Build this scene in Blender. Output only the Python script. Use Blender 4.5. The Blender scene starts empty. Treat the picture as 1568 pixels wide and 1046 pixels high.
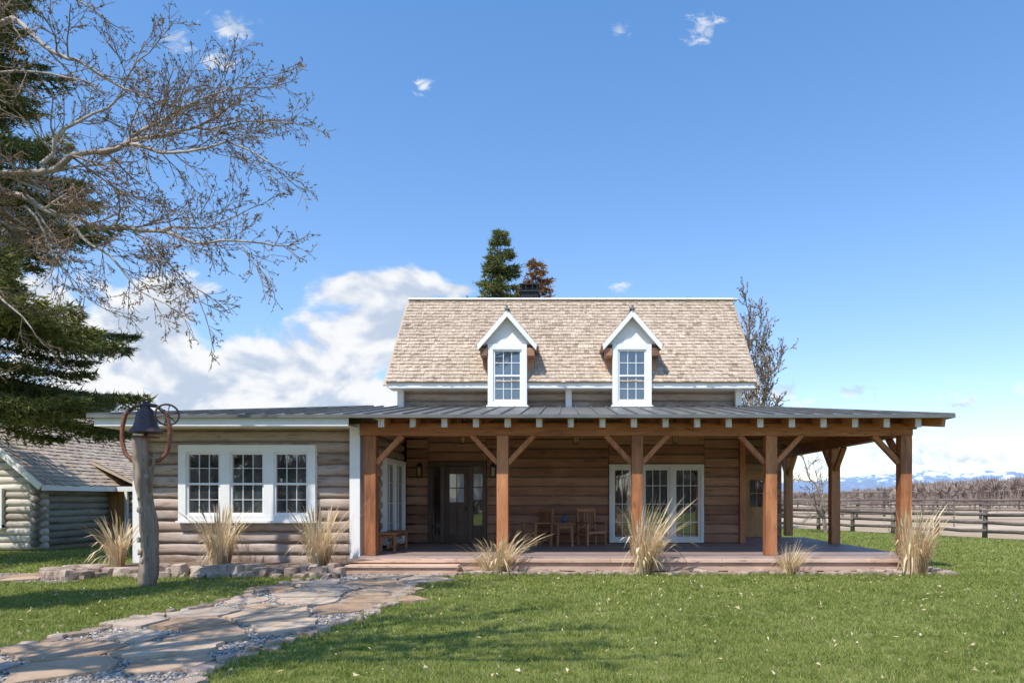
import bpy, bmesh, math, random
import numpy as np
from mathutils import Vector, Matrix, noise
random.seed(7); rng=np.random.default_rng(7)
scene=bpy.context.scene
R=random.random
def U(a,b): return a+(b-a)*random.random()

# ------------------------------------------------------------------ materials
def newmat(name):
    m=bpy.data.materials.new(name); m.use_nodes=True
    nt=m.node_tree; b=nt.nodes['Principled BSDF']; return m,nt,b
def coords(nt,scale=(1,1,1),rot=(0,0,0)):
    tc=nt.nodes.new('ShaderNodeTexCoord'); mp=nt.nodes.new('ShaderNodeMapping')
    mp.inputs['Scale'].default_value=scale; mp.inputs['Rotation'].default_value=rot
    nt.links.new(tc.outputs['Object'],mp.inputs['Vector']); return mp.outputs['Vector']
def noi(nt,vec,scale,detail=4,rough=.55,dist=0):
    n=nt.nodes.new('ShaderNodeTexNoise'); n.inputs['Scale'].default_value=scale
    n.inputs['Detail'].default_value=detail; n.inputs['Roughness'].default_value=rough
    n.inputs['Distortion'].default_value=dist
    nt.links.new(vec,n.inputs['Vector']); return n.outputs['Fac']
def ramp(nt,fac,stops):
    r=nt.nodes.new('ShaderNodeValToRGB'); e=r.color_ramp.elements
    while len(e)<len(stops): e.new(.5)
    for i,(p,c) in enumerate(stops):
        e[i].position=p; e[i].color=(*c,1)
    nt.links.new(fac,r.inputs['Fac']); return r.outputs['Color']
def math_(nt,op,a,b=None,c=None,clamp=False):
    n=nt.nodes.new('ShaderNodeMath'); n.operation=op; n.use_clamp=clamp
    for i,x in enumerate((a,b,c)):
        if x is None: continue
        if isinstance(x,(int,float)): n.inputs[i].default_value=x
        else: nt.links.new(x,n.inputs[i])
    return n.outputs[0]
def mixc(nt,fac,a,b,mode='MIX'):
    n=nt.nodes.new('ShaderNodeMix'); n.data_type='RGBA'; n.blend_type=mode
    for s,x in ((n.inputs['Factor'],fac),(n.inputs['A'],a),(n.inputs['B'],b)):
        if isinstance(x,(int,float)): s.default_value=x
        elif isinstance(x,tuple): s.default_value=(*x,1)
        else: nt.links.new(x,s)
    return n.outputs['Result']
def bump(nt,b,h,strength=.3,dist=.02):
    n=nt.nodes.new('ShaderNodeBump'); n.inputs['Strength'].default_value=strength
    n.inputs['Distance'].default_value=dist
    nt.links.new(h,n.inputs['Height']); nt.links.new(n.outputs['Normal'],b.inputs['Normal'])
def attr(nt,name='var'):
    a=nt.nodes.new('ShaderNodeAttribute'); a.attribute_name=name; return a.outputs['Fac']

def wood(name,c_dark,c_mid,c_light,axis='X',grain=14,rough=.7,varw=.6,bstr=.35,weather=None):
    m,nt,b=newmat(name)
    s={'X':(.12,1,1),'Y':(1,.12,1),'Z':(1,1,.12)}[axis]
    v=coords(nt,s)
    g=noi(nt,v,grain,4,.65,.4); g2=noi(nt,coords(nt),1.3,2)
    va=attr(nt)
    f=math_(nt,'ADD',math_(nt,'MULTIPLY',g,1-varw*.6),math_(nt,'MULTIPLY',va,varw*.6))
    f=math_(nt,'ADD',f,math_(nt,'MULTIPLY',math_(nt,'SUBTRACT',g2,.5),.35))
    c=ramp(nt,f,[(.22,c_dark),(.5,c_mid),(.8,c_light)])
    if weather:
        w=noi(nt,coords(nt,(.5,1,1)),2.2,3,.6)
        w=ramp(nt,w,[(.45,(0,0,0)),(.7,(1,1,1))])
        c=mixc(nt,w,c,weather)
    cr=noi(nt,v,grain*3,2,.5); crk=ramp(nt,cr,[(.28,(.40,.40,.40)),(.4,(1,1,1))])
    c=mixc(nt,.85,c,crk,'MULTIPLY')
    nt.links.new(c,b.inputs['Base Color']); b.inputs['Roughness'].default_value=rough
    bump(nt,b,cr,bstr,.012)
    return m
def simple(name,c1,c2,scale=6,rough=.6,metal=0,bstr=.15,spec=.5,detail=4):
    m,nt,b=newmat(name); v=coords(nt); n=noi(nt,v,scale,detail,.6)
    va=attr(nt); f=math_(nt,'ADD',math_(nt,'MULTIPLY',n,.75),math_(nt,'MULTIPLY',va,.25))
    c=ramp(nt,f,[(.3,c1),(.7,c2)])
    nt.links.new(c,b.inputs['Base Color']); b.inputs['Roughness'].default_value=rough
    b.inputs['Metallic'].default_value=metal; b.inputs['Specular IOR Level'].default_value=spec
    if bstr: bump(nt,b,noi(nt,v,scale*6,3),bstr,.01)
    return m

M_timber=wood('timber_orange',(.22,.075,.028),(.46,.18,.07),(.62,.28,.13),'Z',10,.6,.5)
M_timberX=wood('timber_beam',(.22,.075,.03),(.45,.175,.068),(.60,.27,.12),'X',10,.6,.5)
M_timberC=wood('ceiling_board',(.18,.08,.035),(.36,.17,.08),(.50,.26,.13),'X',10,.6,.7)
M_timberY=wood('timber_rafter',(.20,.08,.03),(.40,.17,.068),(.54,.26,.12),'Y',10,.6,.5)
M_rafend=wood('rafter_end_sunlit',(.5,.42,.35),(.66,.58,.5),(.78,.72,.66),'Z',10,.7,.4)  # sunlit look of the rafter ends put into a pale colour
M_wing=wood('weathered_log',(.19,.125,.09),(.38,.275,.21),(.56,.44,.36),'X',9,.8,.5,.5,(.48,.41,.36))
M_wingY=wood('weathered_log_side',(.19,.125,.09),(.38,.275,.21),(.54,.43,.34),'Y',9,.8,.5,.5,(.48,.41,.36))
M_barn=wood('reclaimed_timber',(.13,.062,.036),(.33,.155,.09),(.50,.29,.185),'X',7,.7,.75,.5)
M_cabin=wood('cabin_log_lit',(.26,.22,.18),(.50,.45,.38),(.70,.65,.58),'X',8,.85,.6,.5)  # front logs: sunlight on the gable painted in as a lighter tone
M_cabinY=wood('cabin_log_side_shaded',(.13,.115,.09),(.26,.235,.19),(.38,.35,.3),'Y',8,.85,.6,.5)  # same logs on the shaded side, shade painted in as a darker tone
M_door=wood('dark_door_wood',(.04,.024,.015),(.10,.055,.03),(.17,.095,.06),'Z',10,.45,.4)
M_ldoor=wood('honey_door_wood',(.34,.15,.05),(.54,.26,.09),(.64,.35,.14),'Z',10,.5,.4)
M_deck=wood('deck_board',(.19,.135,.12),(.32,.24,.215),(.43,.33,.30),'X',9,.6,.9)
M_fascia=wood('deck_fascia',(.38,.22,.15),(.58,.38,.27),(.73,.54,.42),'X',9,.7,.6)
M_fence=wood('fence_wood',(.07,.053,.043),(.15,.12,.10),(.25,.205,.17),'X',8,.85,.8)
M_bellpost=wood('bell_post_wood',(.17,.125,.09),(.38,.29,.22),(.56,.47,.39),'Z',7,.85,.4,.8)
M_chink=simple('chinking',(.26,.20,.155),(.40,.33,.27),8,.9)
M_chinkd=simple('chinking_dark',(.20,.15,.11),(.32,.25,.2),8,.9)
M_white=simple('white_paint',(.80,.79,.76),(.88,.87,.84),3,.5,0,0)
M_metal=simple('metal_roof',(.17,.165,.15),(.28,.27,.255),2,.42,.5,.05)
M_iron=simple('cast_iron',(.05,.036,.042),(.14,.10,.105),14,.5,.4,.4)
M_rust=simple('rusty_iron',(.15,.055,.035),(.34,.15,.10),16,.75,.2,.4)
M_black=simple('black_metal',(.015,.015,.015),(.035,.033,.03),12,.45,.6,.2)
M_stone=simple('field_stone',(.22,.155,.12),(.52,.41,.33),5,.9,0,.8)
def flag_mat():
    m,nt,b=newmat('flagstone'); v=coords(nt); n=noi(nt,v,2.2,6,.65); va=attr(nt)
    c=ramp(nt,va,[(0,(.40,.26,.165)),(.35,(.55,.40,.27)),(.65,(.58,.46,.35)),(1,(.42,.345,.28))])
    k=ramp(nt,n,[(.32,(.58,.53,.48)),(.5,(.9,.9,.9)),(.68,(1.08,1.04,1.0))])
    c=mixc(nt,1,c,k,'MULTIPLY'); nt.links.new(c,b.inputs['Base Color']); b.inputs['Roughness'].default_value=.85
    bump(nt,b,noi(nt,v,9,4,.6),.8,.02); return m
M_flag=flag_mat()
def gravel_mat():
    m,nt,b=newmat('gravel'); va=attr(nt); c=ramp(nt,va,[(0,(.16,.13,.11)),(.4,(.36,.31,.27)),(.75,(.58,.53,.48)),(1,(.72,.68,.63))])
    n=noi(nt,coords(nt),45,3,.6); k=ramp(nt,n,[(.35,(.45,.43,.40)),(.6,(1,1,1))]); c=mixc(nt,1,c,k,'MULTIPLY')
    nt.links.new(c,b.inputs['Base Color']); b.inputs['Roughness'].default_value=.9; return m
M_gravel=gravel_mat()
M_soil=simple('mulch_soil',(.10,.07,.045),(.26,.19,.13),14,1,0,1)
M_blue=simple('blue_fabric',(.04,.08,.18),(.07,.13,.28),20,.8)
M_amber=simple('lantern_glass',(.4,.25,.1),(.5,.32,.14),10,.2)
def shingle_mat():
    m,nt,b=newmat('cedar_shingle'); va=attr(nt)
    g=noi(nt,coords(nt,(1,.1,.1)),26,3,.6); big=noi(nt,coords(nt),.9,3)
    f=math_(nt,'ADD',math_(nt,'MULTIPLY',va,.5),math_(nt,'MULTIPLY',g,.25))
    f=math_(nt,'ADD',f,math_(nt,'MULTIPLY',big,.3))
    c=ramp(nt,f,[(.15,(.21,.15,.105)),(.38,(.41,.315,.23)),(.65,(.54,.43,.325)),(.95,(.67,.57,.45))])
    nt.links.new(c,b.inputs['Base Color']); b.inputs['Roughness'].default_value=.85
    bump(nt,b,g,.4,.01); return m
M_shingle=shingle_mat()
def glass_mat(name='window_glass',c1=(.010,.013,.014),c2=(.06,.075,.08),ior=2.5):
    m,nt,b=newmat(name)
    v=coords(nt); n=noi(nt,v,1.1,1)
    c=ramp(nt,noi(nt,v,2.2,3),[(.35,c1),(.65,c2)])
    nt.links.new(c,b.inputs['Base Color'])
    b.inputs['Roughness'].default_value=.02; b.inputs['IOR'].default_value=ior
    bump(nt,b,n,.06,.05); return m
M_glass=glass_mat(); M_glassl=glass_mat('bright_view_glass',(.35,.42,.5),(.6,.66,.72),1.8)  # second glass: bright view through the entry panes painted as pale base colour
def leafy(name,stops,rough=.75,trans=.25,patch=None):
    m,nt,b=newmat(name); va=attr(nt); f=va
    if patch:
        n=noi(nt,coords(nt),patch[0],3,.65); n3=noi(nt,coords(nt),patch[0]*8,2,.6)
        f=math_(nt,'ADD',math_(nt,'MULTIPLY',va,1-patch[1]),math_(nt,'MULTIPLY',math_(nt,'ADD',n,n3),patch[1]*.5))
    c=ramp(nt,f,stops); nt.links.new(c,b.inputs['Base Color']); b.inputs['Roughness'].default_value=rough
    b.inputs['Specular IOR Level'].default_value=.2
    if trans:
        t=nt.nodes.new('ShaderNodeBsdfTranslucent'); nt.links.new(c,t.inputs['Color'])
        mx=nt.nodes.new('ShaderNodeMixShader'); mx.inputs[0].default_value=trans
        out=nt.nodes['Material Output']; nt.links.new(b.outputs[0],mx.inputs[1]); nt.links.new(t.outputs[0],mx.inputs[2])
        nt.links.new(mx.outputs[0],out.inputs['Surface'])
    return m
M_blade=leafy('grass_blade',[(.28,(.085,.12,.025)),(.42,(.205,.26,.05)),(.56,(.32,.37,.09)),(.74,(.56,.51,.25))],.6,.38,(.8,.68))
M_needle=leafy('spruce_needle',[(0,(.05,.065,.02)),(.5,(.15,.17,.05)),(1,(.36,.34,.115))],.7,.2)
M_needleb=leafy('browning_needle',[(0,(.10,.055,.025)),(.5,(.30,.15,.05)),(1,(.40,.27,.10))],.8,0)
M_dry=leafy('dry_grass',[(0,(.52,.37,.18)),(.5,(.78,.60,.37)),(1,(.92,.79,.58))],.8,.3)
M_far=leafy('bare_thicket',[(0,(.15,.11,.09)),(.5,(.27,.205,.17)),(1,(.40,.32,.27))],.9,0)
M_bark=simple('grey_bark',(.24,.20,.17),(.56,.50,.44),7,.9,0,.6)
M_twig=simple('twig_bark',(.15,.105,.08),(.40,.31,.25),7,.9,0,0)
M_bud=leafy('buds',[(0,(.11,.07,.03)),(1,(.30,.21,.09))],.7,0)
M_sbark=simple('spruce_bark',(.10,.075,.06),(.24,.19,.15),8,.9,0,.6)

def ground_mat():
    m,nt,b=newmat('field_ground'); 
    a=noi(nt,coords(nt,(.02,.12,1)),1.2,4,.6); c2=noi(nt,coords(nt),1.5,4,.65)
    f=math_(nt,'ADD',math_(nt,'MULTIPLY',a,.7),math_(nt,'MULTIPLY',c2,.3))
    c=ramp(nt,f,[(.32,(.24,.17,.11)),(.47,(.40,.305,.21)),(.6,(.54,.43,.33)),(.72,(.36,.33,.17))])
    nt.links.new(c,b.inputs['Base Color']); b.inputs['Roughness'].default_value=1; b.inputs['Specular IOR Level'].default_value=0
    return m
M_ground=ground_mat()
def lawn_mat():
    m,nt,b=newmat('lawn_turf'); v=coords(nt)
    a=noi(nt,v,.7,3,.6); d=noi(nt,v,38,4,.7); e=noi(nt,v,6,3,.7)
    f=math_(nt,'ADD',math_(nt,'ADD',math_(nt,'MULTIPLY',a,.3),math_(nt,'MULTIPLY',d,.4)),math_(nt,'MULTIPLY',e,.3))
    c=ramp(nt,f,[(.34,(.08,.09,.03)),(.47,(.19,.215,.055)),(.58,(.29,.305,.10)),(.72,(.48,.43,.24))])
    nt.links.new(c,b.inputs['Base Color']); b.inputs['Roughness'].default_value=1; b.inputs['Specular IOR Level'].default_value=0
    bump(nt,b,d,.9,.04); return m
M_lawn=lawn_mat()
def mount_mat():
    m,nt,b=newmat('hazy_snowy_mountain'); v=coords(nt)
    tc=nt.nodes.new('ShaderNodeTexCoord'); sp=nt.nodes.new('ShaderNodeSeparateXYZ'); nt.links.new(tc.outputs['Object'],sp.inputs[0])
    n=noi(nt,v,.011,7,.7)
    h=math_(nt,'ADD',math_(nt,'MULTIPLY',sp.outputs['Z'],1/330),math_(nt,'MULTIPLY',math_(nt,'SUBTRACT',n,.5),1.9))
    c=ramp(nt,h,[(.25,(.19,.25,.35)),(.46,(.22,.31,.45)),(.54,(.60,.68,.80)),(.8,(.84,.88,.93))])  # blue-grey lower stops paint distance haze into the slopes, snow above
    nt.links.new(c,b.inputs['Base Color']); b.inputs['Roughness'].default_value=1; b.inputs['Specular IOR Level'].default_value=0; return m
M_mount=mount_mat()
M_hill=simple('foothill',(.20,.17,.16),(.31,.27,.24),.02,1,0,0,0)

# ------------------------------------------------------------------ mesh builder
ico=bmesh.new(); bmesh.ops.create_icosphere(ico,subdivisions=2,radius=1)
ICOV=[v.co.copy() for v in ico.verts]; ICOF=[[v.index for v in f.verts] for f in ico.faces]; ico.free()
ico=bmesh.new(); bmesh.ops.create_icosphere(ico,subdivisions=1,radius=1)
ICO1V=np.array([v.co[:] for v in ico.verts]); ICO1F=np.array([[v.index for v in f.verts] for f in ico.faces]); ico.free()
def empty(name,loc=(0,0,0)):
    e=bpy.data.objects.new(name,None); e.location=(0,0,0); scene.collection.objects.link(e); return e
class MB:
    def __init__(s): s.v=[]; s.f=[]; s.a=[]; s.xf=None
    def add(s,vs,fs,var=None):
        if var is None: var=R()
        o=len(s.v)
        if s.xf is not None: vs=[s.xf@Vector(p) for p in vs]
        s.v+= [tuple(p) for p in vs]
        for f in fs: s.f.append([i+o for i in f]); s.a.append(var)
    def box(s,x0,x1,y0,y1,z0,z1,var=None):
        if x0>x1:x0,x1=x1,x0
        if y0>y1:y0,y1=y1,y0
        if z0>z1:z0,z1=z1,z0
        s.add([(x0,y0,z0),(x1,y0,z0),(x1,y1,z0),(x0,y1,z0),(x0,y0,z1),(x1,y0,z1),(x1,y1,z1),(x0,y1,z1)],
              [(0,3,2,1),(4,5,6,7),(0,1,5,4),(1,2,6,5),(2,3,7,6),(3,0,4,7)],var)
    def beam(s,p0,p1,w,h,var=None,up=(0,0,1)):
        p0=Vector(p0);p1=Vector(p1);d=(p1-p0).normalized(); u=Vector(up)
        a=d.cross(u)
        if a.length<1e-4: a=d.cross(Vector((0,1,0)))
        a.normalize(); b=a.cross(d).normalized(); a*=w/2; b*=h/2
        vs=[p0-a-b,p0+a-b,p0+a+b,p0-a+b,p1-a-b,p1+a-b,p1+a+b,p1-a+b]
        s.add(vs,[(0,3,2,1),(4,5,6,7),(0,1,5,4),(1,2,6,5),(2,3,7,6),(3,0,4,7)],var)
    def tube(s,pts,rad,sides=8,var=None,caps=True,sq=None):
        pts=[Vector(p) for p in pts]; n=len(pts); vs=[];fs=[]
        ref=None
        for i,p in enumerate(pts):
            d=(pts[min(i+1,n-1)]-pts[max(i-1,0)])
            if d.length<1e-6: d=Vector((0,0,1))
            d.normalize()
            if ref is None:
                ref=d.orthogonal().normalized()
            ref=(ref-d*ref.dot(d)); 
            if ref.length<1e-5: ref=d.orthogonal()
            ref.normalize(); b=d.cross(ref)
            r=rad[i] if isinstance(rad,(list,tuple)) else rad
            for k in range(sides):
                t=2*math.pi*k/sides; o=(ref*math.cos(t)+b*math.sin(t))*r
                if sq: # squared (hewn) log: push towards a box
                    m=max(abs(o.y),abs(o.z))/r; o=o*(1+(1/m-1)*sq); o.y*=.75
                vs.append(p+o)
        for i in range(n-1):
            for k in range(sides):
                k2=(k+1)%sides; fs.append((i*sides+k,i*sides+k2,(i+1)*sides+k2,(i+1)*sides+k))
        if caps: fs.append(tuple(range(sides-1,-1,-1))); fs.append(tuple((n-1)*sides+k for k in range(sides)))
        s.add(vs,fs,var)
    def prism(s,poly,z0,z1,var=None,jit=0):
        n=len(poly); vs=[(x,y,z0) for x,y in poly]+[(x,y,z1+U(-jit,jit)) for x,y in poly]
        fs=[tuple(range(n-1,-1,-1)),tuple(range(n,2*n))]+[(i,(i+1)%n,n+(i+1)%n,n+i) for i in range(n)]
        s.add(vs,fs,var)
    def slab(s,pts,th,var=None):
        pts=[Vector(p) for p in pts]; n=len(pts); nn=(pts[1]-pts[0]).cross(pts[2]-pts[0]).normalized()
        if nn.z<0: nn=-nn
        vs=pts+[p-nn*th for p in pts]
        s.add(vs,[tuple(range(n)),tuple(range(2*n-1,n-1,-1))]+[(i,(i+1)%n,n+(i+1)%n,n+i) for i in range(n)],var)
    def rock(s,c,sz,var=None,flat=1):
        sd=Vector((U(0,99),U(0,99),U(0,99))); q=Matrix.Rotation(U(0,6.28),3,'Z')
        vs=[]
        for v in ICOV:
            d=v*(1+.55*noise.noise(v*1.2+sd)+.2*noise.noise(v*3+sd))
            d=Vector((max(-.72,min(.72,d.x)),max(-.75,min(.75,d.y)),max(-.7,min(.62,d.z))))
            d=Vector((d.x*sz[0],d.y*sz[1],d.z*sz[2])); vs.append(q@d+Vector(c))
        s.add(vs,ICOF,var)
    def lathe(s,prof,c,seg=28,var=.5):
        vs=[];fs=[]
        for r,z in prof:
            for k in range(seg):
                t=2*math.pi*k/seg; vs.append((c[0]+r*math.cos(t),c[1]+r*math.sin(t),c[2]+z))
        for i in range(len(prof)-1):
            for k in range(seg):
                k2=(k+1)%seg; fs.append((i*seg+k,i*seg+k2,(i+1)*seg+k2,(i+1)*seg+k))
        s.add(vs,fs,var)
    def done(s,name,mat,parent=None,smooth=False,bevel=0):
        me=bpy.data.meshes.new(name); me.from_pydata(s.v,[],s.f); 
        at=me.attributes.new('var','FLOAT','FACE'); at.data.foreach_set('value',s.a)
        me.materials.append(mat)
        if smooth: me.shade_smooth()
        me.update()
        o=bpy.data.objects.new(name,me); scene.collection.objects.link(o)
        if parent: o.parent=parent
        if bevel:
            b=o.modifiers.new('bevel','BEVEL'); b.width=bevel; b.segments=2; b.limit_method='ANGLE'
        return o
def fastmesh(name,V,F,var,mat,parent=None):
    me=bpy.data.meshes.new(name); k=F.shape[1]; m=len(F)
    me.vertices.add(len(V)); me.vertices.foreach_set('co',V.astype(np.float32).ravel())
    me.loops.add(m*k); me.loops.foreach_set('vertex_index',F.astype(np.int32).ravel())
    me.polygons.add(m); me.polygons.foreach_set('loop_start',np.arange(0,m*k,k,dtype=np.int32))
    me.update(calc_edges=True)
    at=me.attributes.new('var','FLOAT','FACE'); at.data.foreach_set('value',var.astype(np.float32))
    me.materials.append(mat); me.validate()
    o=bpy.data.objects.new(name,me); scene.collection.objects.link(o)
    if parent: o.parent=parent
    return o
def tris(name,A,B,C,var,mat,parent=None):
    n=len(A); V=np.empty((n*3,3)); V[0::3]=A; V[1::3]=B; V[2::3]=C
    return fastmesh(name,V,np.arange(n*3).reshape(n,3),var,mat,parent)

# ------------------------------------------------------------------ ground
g=MB(); g.add([(-9000,-6000,0),(9000,-6000,0),(9000,9000,0),(-9000,9000,0)],[(0,1,2,3)]); g.done('ground',M_ground)
lawn_poly=[(-70,-40),(45,-40),(26,12.7),(18.6,26.6),(12.4,38),(-5,46),(-70,50)]
g=MB(); g.add([(x,y,.004) for x,y in lawn_poly],[tuple(range(len(lawn_poly)))]); g.done('lawn',M_lawn)

pathL=[(-6.6,3),(-6.5,5.5),(-6.18,7.46),(-6.0,8.54),(-5.6,10.3),(-5.5,12),(-5.45,13.4),(-4.95,14.6),(-4.9,15.3)]
pathR=[(-3.5,3),(-3.5,5.5),(-3.4,7.46),(-3.06,8.75),(-2.76,10.9),(-2.85,12.5),(-2.8,14.2),(-2.3,14.9),(-2.2,15.3)]
path_poly=pathL+pathR[::-1]
path2=[(-18,13.5),(-12,13.55),(-9.95,13.8),(-9.9,15.2),(-12,15.3),(-18,15.3)]
def inpoly(x,y,poly):
    x=np.asarray(x);y=np.asarray(y); c=np.zeros(x.shape,bool); n=len(poly)
    for i in range(n):
        x1,y1=poly[i];x2,y2=poly[(i+1)%n]
        if y1==y2: continue
        t=((y1>y)!=(y2>y))&(x<(x2-x1)*(y-y1)/(y2-y1)+x1); c^=t
    return c
PATH=empty('flagstone_path')
g=MB(); g.add([(x,y,.012) for x,y in path_poly],[tuple(range(len(path_poly)))],.45); g.add([(x,y,.012) for x,y in path2],[tuple(range(len(path2)))],.45); g.done('gravel_bed',M_gravel,PATH)
def clip(poly,px,py,nx,ny):
    out=[];n=len(poly)
    for i in range(n):
        a=poly[i];b=poly[(i+1)%n]
        da=(a[0]-px)*nx+(a[1]-py)*ny; db=(b[0]-px)*nx+(b[1]-py)*ny
        if da<=0: out.append(a)
        if da*db<0:
            t=da/(da-db); out.append((a[0]+(b[0]-a[0])*t,a[1]+(b[1]-a[1])*t))
    return out
def flags(mb,poly,x0,x1,y0,y1,sx,sy,mat_z=.052):
    sites=[]; j=0; y=y0
    while y<y1:
        x=x0+(j%2)*sx*.5
        while x<x1: sites.append((x+U(-.33,.33)*sx,y+U(-.33,.33)*sy)); x+=sx
        y+=sy; j+=1
    for sxx,syy in sites:
        if not inpoly([sxx],[syy],poly)[0]: continue
        c=[(sxx-1.3,syy-1.3),(sxx+1.3,syy-1.3),(sxx+1.3,syy+1.3),(sxx-1.3,syy+1.3)]
        gp=U(.035,.065) if R()<.65 else U(.08,.14)
        for q in sites:
            if q==(sxx,syy) or abs(q[0]-sxx)>2.5 or abs(q[1]-syy)>2.5: continue
            dx,dy=q[0]-sxx,q[1]-syy; l=math.hypot(dx,dy); gap=gp*U(.6,1.4)
            c=clip(c,sxx+dx/2-dx/l*gap,syy+dy/2-dy/l*gap,dx/l,dy/l)
            if len(c)<3: break
        if len(c)<3: continue
        p=[]
        for i in range(len(c)):
            a=c[i];b=c[(i+1)%len(c)]; L=math.hypot(a[0]-b[0],a[1]-b[1]); k=max(1,int(L/.14))
            for t in range(k):
                f=t/k; x=a[0]+(b[0]-a[0])*f; y=a[1]+(b[1]-a[1])*f
                n1=noise.noise(Vector((x*5,y*5,0)))*.06; p.append((x+n1,y+noise.noise(Vector((x*5,y*5,9)))*.06))
        cx=[q for q in p if inpoly([q[0]],[q[1]],poly)[0]]
        if len(cx)<len(p)*.55 or R()<.05: continue
        mb.prism(p,.0,mat_z+U(-.018,.018))
fl=MB(); flags(fl,path_poly,-6.8,-2,3.2,15.2,1.12,.72); flags(fl,path2,-18,-10,13.6,15.3,.9,.6)
fl.done('flagstones',M_flag,PATH,bevel=.01)
n=34000
px=rng.uniform(-6.8,-2.1,n); py=rng.uniform(4.5,15.3,n); ok=inpoly(px,py,path_poly); px,py=px[ok],py[ok]
qx=rng.uniform(-16,-9.9,3500); qy=rng.uniform(13.5,15.3,3500); px=np.r_[px,qx];py=np.r_[py,qy]
n=len(px); sc=rng.uniform(.009,.028,n)
V=ICO1V[None]*sc[:,None,None]*np.array([1,1,.6])*rng.uniform(.6,1.3,(n,1,3)); V[:,:,0]+=px[:,None];V[:,:,1]+=py[:,None];V[:,:,2]+=.016
F=(ICO1F[None]+(np.arange(n)*len(ICO1V))[:,None,None]).reshape(-1,3)
fastmesh('pebbles',V.reshape(-1,3),F,np.repeat(rng.random(n),len(ICO1F)),M_gravel,PATH)
ed=MB()
def along(pts,step):
    out=[]
    for a,b in zip(pts,pts[1:]):
        L=math.hypot(b[0]-a[0],b[1]-a[1]); k=max(1,int(L/step))
        for i in range(k): out.append((a[0]+(b[0]-a[0])*i/k,a[1]+(b[1]-a[1])*i/k))
    return out
for L in (pathL[1:],pathR[1:]):
    for x,y in along(L,.17):
        if R()<.85: ed.rock((x+U(-.11,.11),y+U(-.05,.05),.02),(U(.06,.2),U(.07,.15),U(.04,.10)))
ed.done('edging_stones',M_stone,PATH)
BED=empty('garden_bed')
g=MB(); g.box(-9.95,-4.95,14.75,16.0,0,.2)
g.add([(-4.95,14.95,.02),(8.5,14.95,.02),(8.5,15.6,.03),(-4.95,15.6,.03)],[(0,1,2,3)]); g.done('soil',M_soil,BED)
g=MB()
x=-10.3
while x<-4.9:
    w=U(.10,.27); g.rock((x+w,14.62+U(-.1,.1),.11),(w*1.25,U(.14,.26),U(.14,.32)))
    if R()<.7: g.rock((x+w,14.45+U(-.1,.1),.05),(w*.8,U(.12,.2),U(.08,.16)))
    x+=w*1.25
for i in range(34): g.rock((U(-10.9,-9.9),U(14.0,15.4),.1),(U(.12,.28),U(.12,.25),U(.12,.24)))
x=-2.2
while x<8.55:
    w=U(.07,.2); g.rock((x,15.02+U(-.1,.1),.03),(w,U(.1,.18),U(.04,.12)))
    if R()<.6: g.rock((x+U(0,.1),15.25+U(-.1,.1),.03),(w*.8,U(.1,.15),U(.05,.13)))
    x+=w*1.05
for y in np.arange(15.0,23,.28): g.rock((8.45+U(-.1,.1),y,.04),(U(.12,.2),U(.12,.22),U(.06,.13)))
g.done('border_stones',M_stone,BED)
def blades(name,x0f,x1f,y0,y1,dens,h,w,seed):
    r=np.random.default_rng(seed)
    xa=min(x0f(y0),x0f(y1)); xb=max(x1f(y0),x1f(y1)); n=int((xb-xa)*(y1-y0)*dens)
    x=r.uniform(xa,xb,n); y=r.uniform(y0,y1,n)
    ok=(x>x0f(y))&(x<x1f(y))&inpoly(x,y,lawn_poly)&~inpoly(x,y,path_poly)&~inpoly(x,y,path2)
    ok&=~((x>-11.)&(x<8.55)&(y>14.7)&(y<27))&~((x>-24)&(x<-15.8)&(y>21.6)&(y<31))
    tf=np.sin(x*7.1+2*np.sin(y*3.3))*np.sin(y*8.3+2*np.sin(x*2.9))+.6*np.sin(x*17.3+3*np.sin(y*6.1))*np.sin(y*19.7+3*np.sin(x*7.7))
    ok&=r.random(n)<(.72+.35*tf)
    x=x[ok];y=y[ok];tf=tf[ok];n=len(x)
    hh=h*r.uniform(.55,1.35,n)*(1+.30*tf); th=r.uniform(0,6.283,n); ta=r.uniform(0,6.283,n); tl=r.uniform(.1,1.1,n)*hh
    d=np.stack([np.cos(th),np.sin(th),0*th],1)*(w*r.uniform(.6,1.4,n))[:,None]
    P=np.stack([x,y,np.full(n,.003)],1); T=P+np.stack([np.cos(ta)*tl,np.sin(ta)*tl,hh],1)
    return tris(name,P-d,P+d,T,r.random(n),M_blade,GR)
GR=empty('lawn_grass')
lf=lambda y:-.86*y-.4; rf=lambda y:.71*y+.4
blades('blades_near',lf,rf,5.3,8.2,4200,.040,.004,1)
blades('blades_mid',lf,rf,8.2,11.5,2400,.043,.0055,2)
blades('blades_far',lf,rf,11.5,15.0,1300,.045,.008,3)
blades('blades_back',lambda y:8.5+0*y,rf,15.0,38,280,.05,.015,4)
blades('blades_left',lf,lambda y:-9.9+0*y,15.2,30,220,.055,.015,5)
ex=[];ey=[]
for L,s in((pathL,-1),(pathR,1)):
    pts=along(L[1:],.02)
    for p in pts: 
        for k in range(4): ex.append(p[0]+s*abs(random.gauss(0.04,.09)));ey.append(p[1]+U(-.05,.05))
for k in range(6000): ex.append(U(-2.2,8.7));ey.append(14.85+random.gauss(0,.07))
for k in range(3000): ex.append(U(-11,-5.0));ey.append(14.3+random.gauss(0,.08))
ex=np.array(ex);ey=np.array(ey);n=len(ex);hh=rng.uniform(.04,.11,n);th=rng.uniform(0,6.28,n)
P=np.stack([ex,ey,0*ex],1);d=np.stack([np.cos(th),np.sin(th),0*th],1)*.005;T=P+np.stack([rng.normal(0,.025,n),rng.normal(0,.025,n),hh],1)
tris('blades_edge',P-d,P+d,T,rng.random(n),M_blade,GR)
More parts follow.
